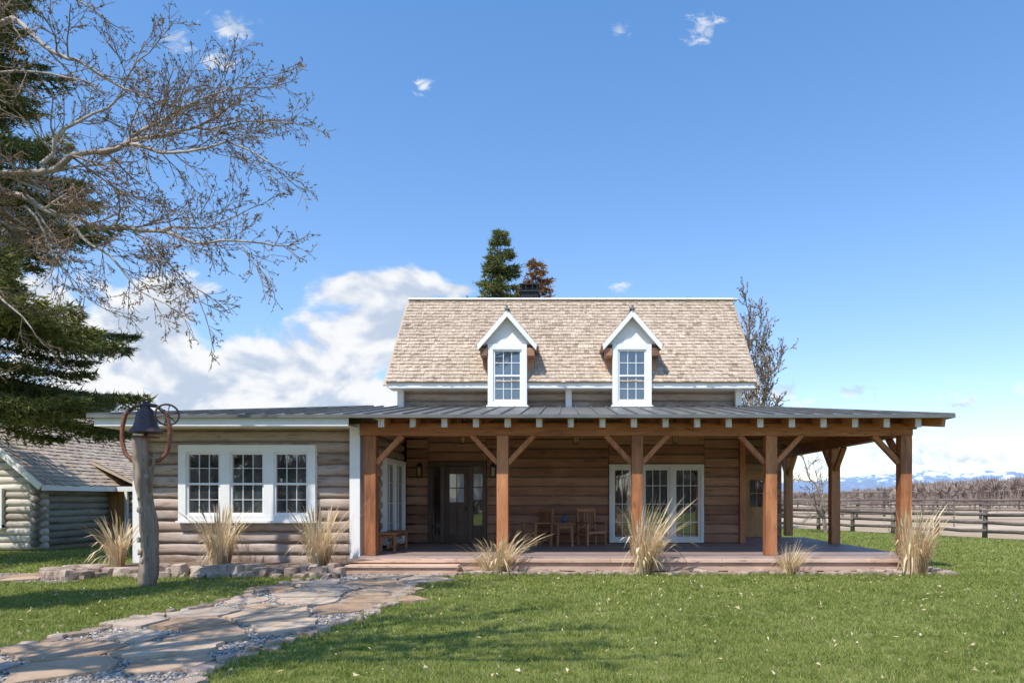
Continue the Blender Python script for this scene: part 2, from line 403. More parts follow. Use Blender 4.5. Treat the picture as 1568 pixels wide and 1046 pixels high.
# a few fallen leaves and twigs on the lawn
n=1500; lx=rng.uniform(-9,8,n); ly=rng.uniform(5.5,14.6,n); ok=~inpoly(lx,ly,path_poly)|(rng.random(n)<.4); lx,ly=lx[ok],ly[ok]; n=len(lx)
P=np.stack([lx,ly,np.full(n,.05)],1); a1=rng.normal(0,.014,(n,3)); a2=rng.normal(0,.014,(n,3)); tris('fallen_leaves',P+a1,P+a2,P-a1*.8-a2*.6,rng.random(n),M_dry)

# ------------------------------------------------------------------ farmhouse
H=empty('log_farmhouse')
def zf(y): return 3.52+(y-15)*.1694
def zs(x): return 3.52+(8.55-x)*.242
def log_wall(mb,x0,x1,y,z0,n,course,r=.54,sides=10,sq=None):
    for i in range(n):
        z=z0+course*(i+.5); k=12; a=U(0,1)
        pts=[(x0+(x1-x0)*j/k,y+.1+U(-.008,.008),z+U(-.008,.008)) for j in range(k+1)]
        mb.tube(pts,[course*r*U(.95,1.03) for _ in pts],14 if sq else sides,a,True,sq)
g=MB(); g.box(-9.78,-4.76,15.985,22,0,3.66); g.box(-4.85,5.08,19.97,24.5,0,5.0); g.box(-4.76,-4.4,19.97,21,0,3.9)
g.done('wall_core',M_chink,H)
g=MB(); log_wall(g,-9.85,-4.93,15.9,.12,13,.262,.46,10,.72); g.done('wing_logs',M_wing,H,True)
g=MB(); 
g.xf=Matrix.Translation((-9.78,0,0))@Matrix.Rotation(-math.pi/2,4,'Z')
log_wall(g,-22,-15.95,0,.12,13,.262); 
g.xf=Matrix.Translation((-4.76,0,0))@Matrix.Rotation(math.pi/2,4,'Z')
log_wall(g,16.15,19.95,-.06,.3,12,.27)
g.done('wing_side_logs',M_wingY,H,True)
def window(fr,gl,xa,xb,za,zb,y,trim=.12,units=1,cols=2,rows=2,mull=.10,dbl=True,thr=0,sash=.05,sill=True,mt=.009):
    fr.box(xa,xb,y-.05,y+.12,zb-trim,zb); fr.box(xa,xa+trim,y-.048,y+.12,za,zb-trim); fr.box(xb-trim,xb,y-.048,y+.12,za,zb-trim)
    fr.box(xa,xb,y-.05,y+.12,za,za+trim*.7)
    if sill: fr.box(xa-.04,xb+.04,y-.09,y+.1,za-.05,za-.002)
    ia,ib=xa+trim,xb-trim; ja,jb=za+trim*.7,zb-trim
    uw=(ib-ia-mull*(units-1))/units
    for u in range(units):
        a=ia+u*(uw+mull); b=a+uw
        if u>0: fr.box(a-mull,a,y-.045,y+.12,ja,jb)
        gl.box(a,b,y+.045,y+.06,ja,jb)
        for (p,q) in ((a,a+sash),(b-sash,b)): fr.box(p,q,y-.005,y+.043,ja,jb)
        fr.box(a+sash,b-sash,y-.005,y+.043,ja,ja+sash*1.3); fr.box(a+sash,b-sash,y-.005,y+.043,jb-sash,jb)
        mid=(ja+jb)/2
        if dbl: fr.box(a+sash,b-sash,y-.012,y+.043,mid-.025,mid+.025)
        for c in range(1,cols):
            xx=a+sash+(b-a-2*sash)*c/cols; fr.box(xx-mt,xx+mt,y+.022,y+.044,ja+sash,jb-sash)
        for r in range(1,rows):
            zz=ja+(jb-ja)*r/rows
            if dbl and abs(zz-mid)<.03: continue
            fr.box(a+sash,b-sash,y+.023,y+.044,zz-mt,zz+mt)
fr=MB(); gl=MB()
window(fr,gl,-8.95,-5.78,1.17,2.92,15.84,.17,3,3,4,.22,mt=.006)
X90=Matrix.Translation((-4.72,0,0))@Matrix.Rotation(math.pi/2,4,'Z')
fr.xf=X90; gl.xf=X90
window(fr,gl,17.45,19.55,.42,2.72,-.12,.1,2,2,4,.1,False,sill=False)
fr.xf=None; gl.xf=None
window(fr,gl,1.29,4.04,.40,2.67,19.86,.09,3,3,4,.10,False,sash=.08,sill=False)
fr.done('window_frames',M_white,H); gl.done('window_panes',M_glass,H)
g=MB(); g.box(-4.96,-4.72,15.72,16.1,.25,3.40); g.box(-9.97,-9.75,15.74,16.1,.2,3.30)
g.box(-10.35,-4.78,15.06,15.10,3.28,3.475); g.box(-10.39,-10.351,15.06,24,3.28,3.475); 
g.done('white_trim',M_white,H,bevel=.006)
g=MB(); g.add([(-10.36,15.1,3.30),(-4.78,15.1,3.30),(-4.78,16.0,3.31),(-10.36,16.0,3.31)],[(0,1,2,3)]); g.add([(-10.36,16.0,3.31),(-9.8,16.0,3.31),(-9.8,24,3.31),(-10.36,24,3.31)],[(0,1,2,3)]); g.done('soffit',M_white,H)
g=MB(); th=.05
g.slab([(-10.5,15,3.52),(8.55,15,3.52),(5.12,19.9,4.35),(-5.6,19.9,4.35)],th,.5)
g.slab([(-10.5,15,3.521),(-5.6,19.9,4.351),(-5.6,24,4.351),(-10.5,24,3.521)],th,.5)
g.slab([(8.55,15,3.521),(8.55,25,3.521),(5.12,25,4.351),(5.12,19.9,4.351)],th,.5)
g.box(-5.6,-4.8,19.9,24,4.29,4.35,.5)
x=-10.45
while x<8.5:
    ye=19.88
    if x<-5.6: ye=15+(x+10.5)
    if x>5.12: ye=15+(8.55-x)/3.43*4.9
    if ye-15>.15: g.beam((x,14.99,3.52+.018),(x,ye,zf(ye)+.018),.03,.045,R())
    x+=.43
for (a,b) in (((8.55,15,3.54),(5.12,19.9,4.37)),((-10.5,15,3.54),(-5.6,19.9,4.37))): g.beam(a,b,.12,.04,.5)
y=15.3
while y<24.8:
    xe=5.15 if y>19.9 else 8.55-(y-15)/4.9*3.43
    g.beam((8.56,y,3.54),(xe,y,zs(xe)+.018),.03,.045,R())
    xe=-5.6 if y>19.9 else -10.5+(y-15)
    if y<24: g.beam((-10.5,y,3.54),(xe,y,3.52+(xe+10.5)*.1694+.018),.03,.045,R())
    y+=.43
g.box(-10.5,8.55,14.975,14.996,3.455,3.53,.2)
g.box(8.552,8.575,14.98,25,3.455,3.53,.2)
g.done('metal_roof',M_metal,H)
g=MB()
yy=15.06
while yy<19.9:
    y2=min(yy+.14,19.9)
    xr=8.5-(yy-15)/4.9*3.43
    g.slab([(-4.7,yy,zf(yy)-.055),(xr,yy,zf(yy)-.055),(xr,y2-.006,zf(y2)-.055),(-4.7,y2-.006,zf(y2)-.055)],.02); yy+=.14
xx=8.5
while xx>5.14:
    ys=15+(8.55-xx)/3.43*4.9
    g.slab([(xx,ys,zs(xx)-.055),(xx,24.95,zs(xx)-.055),(xx-.134,24.95,zs(xx-.134)-.055),(xx-.134,ys+.19,zs(xx-.134)-.055)],.02); xx-=.14
g.done('porch_ceiling',M_timberC,H)
g=MB(); e=MB()
for i in range(18):
    x=-4.07+.70*i
    if x>8.2: break
    ye=19.85 if x<5.12 else 15+(8.55-x)/3.43*4.9
    if ye<15.6: ye=15.6
    za=zf(15.14)-.075-.1; zb=zf(ye)-.075-.1
    g.beam((x,15.14,za),(x,ye,zb),.13,.20)
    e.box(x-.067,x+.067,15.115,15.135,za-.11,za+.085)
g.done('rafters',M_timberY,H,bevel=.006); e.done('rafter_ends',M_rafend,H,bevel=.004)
g=MB()
for i in range(13):
    y=16.1+.70*i
    xe=5.2 if y>19.9 else 8.55-(y-15)/4.9*3.43
    g.beam((8.3,y,zs(8.3)-.175),(xe,y,zs(xe)-.175),.13,.20)
g.beam((8.42,15.16,3.40),(5.15,19.85,4.12),.16,.26)
g.box(-4.72,8.0,15.68,15.92,3.13,3.41); g.box(7.73,7.97,15.93,25,3.13,3.43)
g.box(-4.72,5.1,19.86,19.95,3.6,3.9)
g.done('porch_beams',M_timberX,H,bevel=.01)
g=MB(); b=MB()
PX=[-4.475,-1.436,1.663,4.747,7.847]
for i,x in enumerate(PX):
    g.box(x-.13,x+.13,15.67,15.93,.372,3.129)
    for s in (-1,1):
        if i==0 and s<0: continue
        if i==4 and s>0: continue
        b.beam((x+s*.12,15.8,2.50),(x+s*.72,15.8,3.14),.11,.14,up=(0,1,0))
b.beam((7.847,15.92,2.5),(7.847,16.55,3.13),.11,.14,up=(1,0,0))
for y in (19.9,24.0):
    g.box(7.72,7.98,y-.13,y+.13,.372,3.129)
    for s in (-1,1): b.beam((7.847,y+s*.12,2.5),(7.847,y+s*.72,3.13),.11,.14,up=(1,0,0))
g.box(5.08,5.24,19.80,20.05,.372,4.0)
g.done('porch_posts',M_timber,H,bevel=.012); b.done('porch_braces',M_timber,H,bevel=.008)
g=MB()
ROWV=[U(0,1) for _ in range(40)]
def timb(x0,x1,y,z0,z1,rowh=.275,skip=()):
    z=z0; i=0
    while z<z1:
        i=int(round((z-.38)/rowh)); x=x0
        while x<x1-.05:
            L=U(2.6,8); xe=min(x1,x+L)
            if x1-xe<1.0: xe=x1
            g.box(x+.004,xe-.004,y-U(.0,.025),y+.1,z+.016,min(z+rowh-.016,z1),min(1,max(0,ROWV[i%40]*.7+U(0,.4)))); x=xe
        z+=rowh
timb(-4.62,-3.98,19.9,.38,3.75); timb(-3.98,-2.28,19.9,2.755,3.75); timb(-2.28,1.27,19.9,.38,3.75); timb(1.27,4.06,19.9,2.69,3.75); timb(4.06,5.08,19.9,.38,3.75)
timb(5.2,7.3,23.0,.38,3.75)
g.done('porch_wall_timbers',M_barn,H,bevel=.012)
g=MB(); g.box(5.05,7.32,23.06,24.8,0,3.7); g.done('rear_wall_core',M_chinkd,H)
g=MB(); g.xf=Matrix.Translation((5.09,0,0))@Matrix.Rotation(math.pi/2,4,'Z'); log_wall(g,20.1,23,-.04,.3,13,.27); g.done('rear_side_logs',M_wingY,H,True)
g=MB()
for a,b2 in ((-3.98,-3.86),(-3.62,-3.50),(-2.80,-2.68),(-2.40,-2.28)): g.box(a,b2,19.83,20.0,.372,2.62)
g.box(-3.98,-2.28,19.81,20.0,2.622,2.74); 
g.box(-3.86,-3.62,19.88,19.97,.372,.62); g.box(-2.68,-2.40,19.88,19.97,.372,.9)
g.done('entry_frame',M_door,H,bevel=.006)
g=MB()
x0,x1=-3.5,-2.8
g.box(x0,x1,19.93,19.97,.38,2.61); g.box(x0,x0+.13,19.90,19.93,.38,2.61); g.box(x1-.13,x1,19.90,19.93,.38,2.61)
g.box(x0+.13,x1-.13,19.902,19.93,.38,.62); g.box(x0+.13,x1-.13,19.902,19.93,2.40,2.61); g.box(x0+.13,x1-.13,19.902,19.93,1.42,1.56)
g.box(-3.165,-3.135,19.903,19.93,.62,1.42)
g.box(x0+.13,x1-.13,19.903,19.93,1.97,2.0); g.box(-3.165,-3.135,19.904,19.93,1.56,2.40)
g.done('front_door',M_door,H,bevel=.005)
g=MB(); g.box(-3.85,-3.63,19.93,19.94,.62,2.6); g.box(-2.67,-2.41,19.93,19.94,.9,1.6); g.done('entry_glass',M_glass,H)
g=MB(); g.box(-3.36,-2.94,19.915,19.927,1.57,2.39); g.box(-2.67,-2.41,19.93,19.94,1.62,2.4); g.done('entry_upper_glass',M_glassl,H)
g=MB(); g.box(-2.67,-2.41,19.90,19.93,1.99,2.02); g.box(-2.67,-2.41,19.90,19.95,1.58,1.64); g.done('sidelight_muntins',M_door,H)
g=MB(); g.tube([(-2.88,19.87,1.3),(-2.88,19.87,1.45)],.015,8); g.done('door_handle',M_black,H)
g=MB(); g.box(6.08,6.80,22.93,23.0,.38,2.5); g.box(6.0,6.08,22.9,23.0,.38,2.6);g.box(6.8,6.88,22.9,23.0,.38,2.6);g.box(6.08,6.8,22.9,23.0,2.5,2.6); g.done('side_door',M_ldoor,H,bevel=.006)
g=MB(); g.box(6.22,6.66,22.91,22.925,1.4,2.3); g.done('side_door_glass',M_glass,H)
g=MB(); g.box(6.42,6.45,22.895,22.93,1.4,2.3); g.box(6.22,6.66,22.896,22.93,1.84,1.87); g.done('side_door_muntins',M_ldoor,H)
g=MB(); y=15.42
while y<19.88: g.box(-4.68,8.05,y,y+.132,.33,.37+U(-.002,.002)); y+=.14
while y<23: g.box(5.1,8.05,y,y+.132,.33,.37+U(-.002,.002)); y+=.14
g.done('deck_boards',M_deck,H,bevel=.004)
g=MB(); g.box(-4.68,8.03,15.44,15.5,.05,.325); g.box(7.97,8.03,15.5,23,.05,.325)
xx=-4.92
while xx<8.05:
    xe=min(8.09,xx+U(2.4,4)); g.box(xx,xe-.004,15.385,15.44,.24,.33,U(.4,1)); xx=xe
g.box(-4.85,-2.35,15.02,15.40,.16,.21,.8); g.box(-4.83,-2.37,15.06,15.40,.0,.158,.3)
g.done('deck_fascia',M_fascia,H,bevel=.006)
g=MB(); a=MB()
for x in (-2.55,.28,2.75):
    z=3.3; g.tube([(x,17,zf(17)-.1),(x,17,z)],.012,6); g.lathe([(.0,.08),(.10,.02),(.11,0),(.0,0)],(x,17,z-.02),12); g.lathe([(0,0),(.07,0),(.07,-.02),(0,-.02)],(x,17,z-.24),12)
    a.lathe([(.055,0),(.065,-.1),(.05,-.22)],(x,17,z-.02),10)
    for k in range(4):
        t=k*math.pi/2; g.tube([(x+.07*math.cos(t),17+.07*math.sin(t),z-.02),(x+.06*math.cos(t),17+.06*math.sin(t),z-.25)],.007,5)
for x in (-4.22,-2.08):
    g.box(x-.08,x+.08,19.72,19.88,2.62,2.66); g.box(x-.07,x+.07,19.73,19.87,2.30,2.32); g.box(x-.04,x+.04,19.86,19.9,2.3,2.72)
    for sx in(-.065,.065):
        for sy in (19.74,19.86): g.box(x+sx-.008,x+sx+.008,sy-.008,sy+.008,2.32,2.62)
    a.box(x-.045,x+.045,19.76,19.84,2.33,2.58)
g.done('lantern_frames',M_black,H); a.done('lantern_glass',M_amber,H)

# upper storey
g=MB(); log_wall(g,-4.75,5.06,19.9,4.28,3,.235,.46,10,.7); g.done('upper_wall_logs',M_wing,H,True)
g=MB()
g.box(-4.86,-4.68,19.79,20.02,4.30,4.93); g.box(4.95,5.13,19.79,20.02,4.30,4.93); g.box(.02,.2,19.74,19.9,4.30,4.93)
g.box(-5.03,5.39,19.325,19.36,4.80,4.93); g.box(-5.03,5.39,19.365,19.95,4.81,4.84)
g.done('upper_trim',M_white,H,bevel=.005)
RX0,RX1=-5.06,5.42; EY,EZ=19.3,4.98; RY,RZ=22.2,8.12
sl=Vector((0,RY-EY,RZ-EZ)); SL=sl.length; sdir=sl.normalized(); nrm=Vector((0,-sdir.z,sdir.y))
g=MB(); g.slab([(RX0,EY,EZ-.03),(RX1,EY,EZ-.03),(RX1,RY,RZ-.03),(RX0,RY,RZ-.03)],.10)
g.slab([(RX0,RY,RZ-.03),(RX1,RY,RZ-.03),(RX1,2*RY-EY,EZ-.03),(RX0,2*RY-EY,EZ-.03)],.10); g.done('roof_deck',M_shingle,H)
def shingles(mb,o,du,L,ds,S,nn,course=.15,wmin=.06,wmax=.17):
    o=Vector(o);du=Vector(du);ds=Vector(ds);nn=Vector(nn); s=-.03
    while s<S-.03:
        x=-U(0,.1); rowv=U(-.12,.12)
        while x<L:
            w=U(wmin,wmax); a=max(0,x)+.003; b=min(L,x+w)-.003; x+=w
            if b-a<.02: continue
            s0=s+U(-.010,.010)-(U(.01,.03) if R()<.08 else 0); s1=min(s+course*1.5,S); t=U(.026,.05)
            P=lambda u,q,h:o+du*u+ds*q+nn*h
            v=.5+random.gauss(0,.16)+rowv
            if R()<.05: v-=.4
            mb.add([P(a,s0,-.002),P(b,s0,-.002),P(b,s1,-.012),P(a,s1,-.012),P(a,s0,t),P(b,s0,t),P(b,s1,.004),P(a,s1,.004)],
              [(4,5,6,7),(0,1,5,4),(1,2,6,5),(3,0,4,7)],max(0,min(1,v)))
        s+=course
g=MB(); shingles(g,(RX0,EY,EZ),(1,0,0),RX1-RX0,sdir,SL,nrm,.165)
shingles(g,(RX1,2*RY-EY,EZ),(-1,0,0),RX1-RX0,(0,-sdir.y,sdir.z),SL,(0,sdir.z,sdir.y),.2,.15,.3)
g.done('roof_shingles',M_shingle,H)
g=MB(); x=RX0-.02
while x<RX1:
    g.beam((x,RY-.07,RZ+.0),(x+.3,RY-.07,RZ+.0),.16,.03,U(.85,1)); g.beam((x,RY+.07,RZ),(x+.3,RY+.07,RZ),.16,.028,U(.85,1)); x+=.305
g.box(RX0-.02,RX1+.02,RY-.1,RY+.1,RZ+.018,RZ+.045,.6)
g.done('ridge_cap',M_white,H)
g=MB()
for x in (RX0-.015,RX1+.015):
    g.beam((x,EY,EZ-.11),(x,RY,RZ-.11),.03,.13,up=(1,0,0)); g.beam((x,RY,RZ-.11),(x,2*RY-EY,EZ-.11),.03,.13,up=(1,0,0))
g.done('rake_boards',M_shingle,H)
g=MB()
for x in (-4.78,5.0): 
    g.add([(x,19.95,4.9),(x,24.45,4.9),(x,22.2,7.9),(x+.08,19.95,4.9),(x+.08,24.45,4.9),(x+.08,22.2,7.9)],[(0,1,2),(3,5,4),(0,2,5,3),(1,4,5,2),(0,3,4,1)])
g.done('gable_walls',M_wing,H)
g=MB(); g.box(-1.46,-.90,22.6,23.2,7.4,8.5); g.done('chimney_stack',M_black,H,bevel=.02)
g=MB(); g.box(-1.52,-.84,22.55,23.25,8.50,8.56)
for x in(-1.44,-1.29,-1.07,-.92): 
    g.box(x-.02,x+.02,22.6,22.64,8.56,8.74)
g.box(-1.50,-.86,22.58,23.22,8.74,8.78); g.box(-1.38,-.98,22.7,23.1,8.55,8.74); g.done('chimney_cap',M_black,H)
# dormers
fr=MB();gl=MB();bd=MB();sh=MB();ds_=MB();ret=MB()
for cx in (-1.62,1.89):
    hw=.53
    fr.box(cx-hw,cx+hw,19.32,20.4,4.30,6.04)
    window(fr,gl,cx-hw-.02,cx+hw+.02,4.30,6.02,19.25,.15,1,3,4,.1,True)
    bd.box(cx-.73,cx-hw-.002,19.62,21.0,5.1,6.03); bd.box(cx+hw+.002,cx+.73,19.62,21.0,5.1,6.03)
    pk=6.95; ev=5.98; hh=.83
    fr.add([(cx-.70,19.30,6.04),(cx+.70,19.30,6.04),(cx,19.30,pk-.08),(cx-.70,21.0,6.04),(cx+.70,21.0,6.04),(cx,21.0,pk-.08)],[(0,1,2),(5,4,3),(0,3,4,1)])
    arc=[(cx-.40,6.02)]+[(cx-.40+.8*k/12,6.05+.13*math.sin(math.pi*k/12)) for k in range(13)]+[(cx+.40,6.02)]
    vs=[(x,19.24,z) for x,z in arc]+[(x,19.298,z) for x,z in arc]; k=len(arc)
    fr.add(vs,[tuple(range(k)),tuple(range(2*k-1,k-1,-1))]+[(i,(i+1)%k,k+(i+1)%k,k+i) for i in range(k)])
    for s in(-1,1):
        p0=Vector((cx+s*hh,0,ev)); p1=Vector((cx,0,pk)); 
        q=(p1-p0).normalized(); nn=Vector((s*abs(q.z),0,abs(q.x)))
        ds_.slab([(p0.x,19.13,p0.z),(p1.x,19.13,p1.z),(p1.x,21.3,p1.z),(p0.x,21.3,p0.z)] if s<0 else [(p1.x,19.13,p1.z),(p0.x,19.13,p0.z),(p0.x,21.3,p0.z),(p1.x,21.3,p1.z)],.06)
        shingles(ds_,(p0.x,19.12 if s>0 else 21.2,p0.z),(0,1 if s>0 else -1,0),2.08,q,(p1-p0).length,nn,.15)
        a=Vector((cx+s*(hh+.01),19.11,ev-.01)); b_=Vector((cx,19.11,pk)); 
        off=Vector((0,0,-.19))
        fr.add([a,b_,b_+off,a+off*.75+Vector((-s*.03,0,0)),a+Vector((0,-.035,0)),b_+Vector((0,-.035,0)),b_+off+Vector((0,-.035,0)),a+off*.75+Vector((-s*.03,-.035,0))],
            [(0,1,2,3),(7,6,5,4),(0,4,5,1),(1,5,6,2),(2,6,7,3),(3,7,4,0)])
        ret.box(cx+s*.56,cx+s*.76,19.16,19.62,5.68,5.91)
    sh.beam((cx,19.06,pk+.0),(cx,19.06,pk+.13),.06,.06); sh.beam((cx,19.08,pk+.035),(cx,21.2,pk+.035),.14,.03)
fr.done('dormer_frames',M_white,H); gl.done('dormer_panes',M_glass,H); bd.done('dormer_cheeks',M_barn,H)
ds_.done('dormer_roofs',M_shingle,H); sh.done('dormer_ridge',M_metal,H); ret.done('dormer_brackets',M_barn,H,bevel=.01)

# ------------------------------------------------------------------ porch furniture
def chair(x,y,rot,name):
    e=empty(name); g=MB(); g.xf=Matrix.Translation((x,y,.372))@Matrix.Rotation(rot,4,'Z')
    for sx in(-.28,.28):
        g.beam((sx,-.25,0),(sx,-.25,.62),.06,.06); g.beam((sx,.27,0),(sx,.34,1.0),.06,.06)
        g.beam((sx,-.32,.64),(sx,.33,.62),.09,.035); g.beam((sx,-.25,.3),(sx,.3,.3),.04,.05)
    g.beam((-.28,-.25,.36),(.28,-.25,.36),.05,.06); g.beam((-.28,.3,.36),(.28,.3,.36),.05,.06)
    for i in range(6): g.box(-.27,.27,-.27+i*.095,-.19+i*.095,.385,.41)
    g.beam((-.3,.35,.98),(.3,.35,.98),.05,.09); g.beam((-.28,.31,.5),(.28,.31,.5),.04,.06)
    for i in range(6): g.beam((-.22+i*.088,.315,.5),(-.22+i*.088,.345,.96),.05,.02,up=(0,1,0))
    g.done('chair_frame',M_timberC,e,bevel=.006)
chair(-.78,19.0,-.9,'porch_chair'); chair(.75,19.05,.5,'porch_chair'); 
T=empty('porch_table'); g=MB()
for sx in(-.2,.2):
    for sy in(-.2,.2): g.beam((.0+sx,18.8+sy,.372),(sx*.9,18.8+sy*.9,.98),.055,.055)
for i in range(5): g.box(-.3,.3,18.5+i*.122,18.5+i*.122+.115,.98,1.01)
g.box(-.2,.2,18.6,18.62,.86,.97); g.box(-.2,.2,18.98,19.0,.86,.97); g.done('table_frame',M_timberC,T,bevel=.006)
g=MB(); g.lathe([(0,0),(.06,0),(.09,.08),(.06,.17),(.05,.2),(.065,.22)],(-.02,18.8,1.012),16); g.done('blue_pot',M_blue,T,True)
B=empty('porch_bench'); g=MB()
for y in(16.7,17.9):
    for x in (-4.5,-4.16): g.beam((x,y,.372),(x,y,.80),.06,.06)
g.box(-4.54,-4.12,16.6,18.0,.80,.85); g.box(-4.47,-4.19,16.66,17.94,.72,.79); g.box(-4.35,-4.31,16.7,17.9,.46,.52); g.done('bench_frame',M_timberY,B,bevel=.006)

# ------------------------------------------------------------------ dinner bell
D=empty('dinner_bell'); bx,by=-8.1,13.2
g=MB(); pts=[];rad=[]
for i in range(22):
    t=i/21; pts.append((bx+.07*math.sin(t*5)-.03*t,by+.03*math.sin(t*4+1),-.05+t*2.93)); rad.append((.175-.04*t)*(1.2 if i==0 else 1)*U(.88,1.1))
g.tube(pts,rad,14); 
g.tube([(bx+.08,by-.05,1.75),(bx+.20,by-.1,2.3),(bx+.23,by-.1,2.55)],[.03,.03,.02],6)
for k in range(9):
    z=U(.5,2.6); a=U(3.4,6.0); g.rock((bx+.12*math.cos(a),by+.12*math.sin(a),z),(.05,.05,.08))
g.done('bell_post',M_bellpost,D,True)
g=MB(); zb=2.90
g.lathe([(0,.50),(.06,.50),(.09,.47),(.14,.42),(.17,.33),(.19,.2),(.225,.1),(.29,.02),(.305,-.01),(.28,-.01),(.2,.1),(.15,.3),(0,.4)],(bx,by,zb+.06),32)
g.tube([(bx-.36,by,zb+.45),(bx-.2,by,zb+.57),(bx,by,zb+.60),(bx+.2,by,zb+.57),(bx+.36,by,zb+.45)],[.03,.035,.045,.035,.03],8)
g.tube([(bx,by,zb+.5),(bx,by,zb+.66)],[.05,.03],8)
g.tube([(bx,by,zb+.3),(bx,by,zb+.0)],.02,6); g.rock((bx,by,zb+.01),(.05,.05,.05))
wc=Vector((bx+.42,by-.02,zb+.40)); W=Matrix.Rotation(math.radians(30),3,'Z')
ring=[wc+W@Vector((.20*math.cos(t),0,.20*math.sin(t))) for t in np.linspace(0,2*math.pi,29)]; g.tube(ring,.02,8,caps=False)
for k in range(3):
    t=k*math.pi/3+.3; d=W@Vector((.20*math.cos(t),0,.20*math.sin(t))); g.tube([wc-d,wc+d],.011,6)
g.done('bell',M_iron,D,True)
g=MB()
for s in(-1,1):
    pts=[(bx+s*.10,by,2.40),(bx+s*.26,by,2.42),(bx+s*.40,by,2.55),(bx+s*.46,by,2.78),(bx+s*.46,by,3.05),(bx+s*.40,by,3.30),(bx+s*.33,by,3.38)]
    g.tube(pts,.042,8,.5)
g.box(bx-.17,bx+.17,by-.17,by+.17,2.86,2.89)
g.done('bell_yoke',M_rust,D,True)

# ------------------------------------------------------------------ ornamental grasses
def tuft(x,y,z,h,n=150,lean=(0,0),spread=.5,base=.12,name='ornamental_grass'):
    A=[];F=[];var=[]
    for i in range(n):
        a=U(0,6.28); r=base*math.sqrt(R()); hh=h*U(.35,1.05)
        p=Vector((x+r*math.cos(a),y+r*math.sin(a),z)); out=Vector((math.cos(a),math.sin(a),0))*U(.05,1)**1.3*spread*hh*1.3+Vector((lean[0],lean[1],0))*hh
        side=Vector((-math.sin(a+.7),math.cos(a+.7),0)); v=R(); K=6; w0=U(.006,.012)
        curl=U(.0,.3) if R()<.7 else U(.4,.95)
        for k in range(K+1):
            t=k/K; q=p+out*(t**1.8)+Vector((0,0,hh*(t-curl*t**3)))
            w=w0*(1-.85*t)
            if h>.9 and k==K-1 and i%3==0: w=.018
            o=len(A); A+= [q-side*w,q+side*w]
            if k: F.append((o-2,o-1,o+1,o)); var.append(v)
    fastmesh(name,np.array([v[:] for v in A]),np.array(F),np.array(var),M_dry)
tuft(-7.62,15.1,.15,1.6,420,(.02,-.05),.40,.2); tuft(-5.45,15.1,.15,1.55,440,(.05,-.05),.45,.2)
tuft(-9.75,14.9,.1,1.4,260,(-.1,0),.4); tuft(-1.42,15.12,0,1.05,320,(.25,-.1),.75,.16); tuft(1.75,15.05,0,1.75,480,(.16,-.05),.42,.2)
tuft(4.95,15.05,0,.78,320,(.15,-.05),.7,.17); tuft(7.7,15.05,0,1.65,560,(.06,0),.30,.25); tuft(-1.7,15.2,0,.8,130,(-.3,0),.8)

# ------------------------------------------------------------------ log cabin (left)
C=empty('log_cabin'); cx0,cx1,cy0,cy1=-23.0,-16.85,21.95,25.3; ez=2.15
g=MB(); g.box(cx0,cx1-.1,cy0+.1,cy1,0,ez); g.box(cx0,-15.9,25.45,30,0,ez-.1); 
g.add([(cx0,cy0+.12,ez-.01),(cx1-.1,cy0+.12,ez-.01),(-19.9,cy0+.12,4.9),(cx0,30,ez-.01),(cx1-.1,30,ez-.01),(-19.9,30,4.9)],[(0,1,2),(5,4,3),(0,3,4,1)]); g.done('cabin_core',M_chinkd,C)
g=MB(); z=.02
while z<ez-.1: 
    log_wall(g,cx0,cx1+.12,cy0-.02,z,1,.235); z+=.235
zz=z
while zz<4.6:
    half=(4.95-zz)/.95-.15; log_wall(g,-19.9-half,-19.9+half,cy0,zz,1,.235); zz+=.235
z=.02
while z<ez-.15: log_wall(g,-17.0,-15.85,25.42,z,1,.235); z+=.235
g.done('cabin_front_logs',M_cabin,C,True)
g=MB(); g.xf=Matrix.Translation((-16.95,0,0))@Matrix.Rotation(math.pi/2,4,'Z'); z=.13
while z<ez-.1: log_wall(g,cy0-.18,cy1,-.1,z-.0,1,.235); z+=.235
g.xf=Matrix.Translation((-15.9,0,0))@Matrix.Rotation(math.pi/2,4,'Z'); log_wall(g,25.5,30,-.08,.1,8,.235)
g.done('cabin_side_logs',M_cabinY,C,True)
g=MB(); g.box(-16.98,-16.3,25.28,25.34,.1,2.05); g.done('cabin_door',M_ldoor,C,bevel=.01)
g=MB(); g.box(-17.1,-16.98,25.26,25.36,0,2.1); g.box(-16.3,-16.2,25.26,25.36,0,2.1)
def croof(x0,z0,x1,z1,y0,y1,mb,tr,front=True):
    d=Vector((x1-x0,0,z1-z0)); S=d.length; q=d.normalized(); nn=Vector((-q.z,0,q.x)) 
    if nn.z<0: nn=-nn
    mb.slab([(x0,y0,z0-.03),(x1,y0,z1-.03),(x1,y1,z1-.03),(x0,y1,z0-.03)],.1)
    if x0>x1: shingles(mb,(x0,y0,z0),(0,1,0),y1-y0,q,S,nn,.2,.1,.22)
    else: shingles(mb,(x0,y1,z0),(0,-1,0),y1-y0,q,S,nn,.2,.12,.26)
    if front: tr.beam((x0,y0-.03,z0-.10),(x1,y0-.03,z1-.10),.04,.2)
    s=.025 if x0>x1 else -.025
    tr.box(x0-.0,x0+s,y0,y1,z0-.2,z0-.02)
m=MB(); croof(-16.45,ez-.02,-19.9,5.12,21.45,30.2,m,g); croof(-23.35,ez-.02,-19.9,5.12,21.45,30.2,m,g)
croof(-15.35,ez-.05,-17.3,3.05,25.0,30.4,m,g,False)
g.box(-16.4,-15.35,24.95,24.985,ez-.22,ez-.04)
m.done('cabin_roof',M_shingle,C); g.done('cabin_trim',M_white,C)
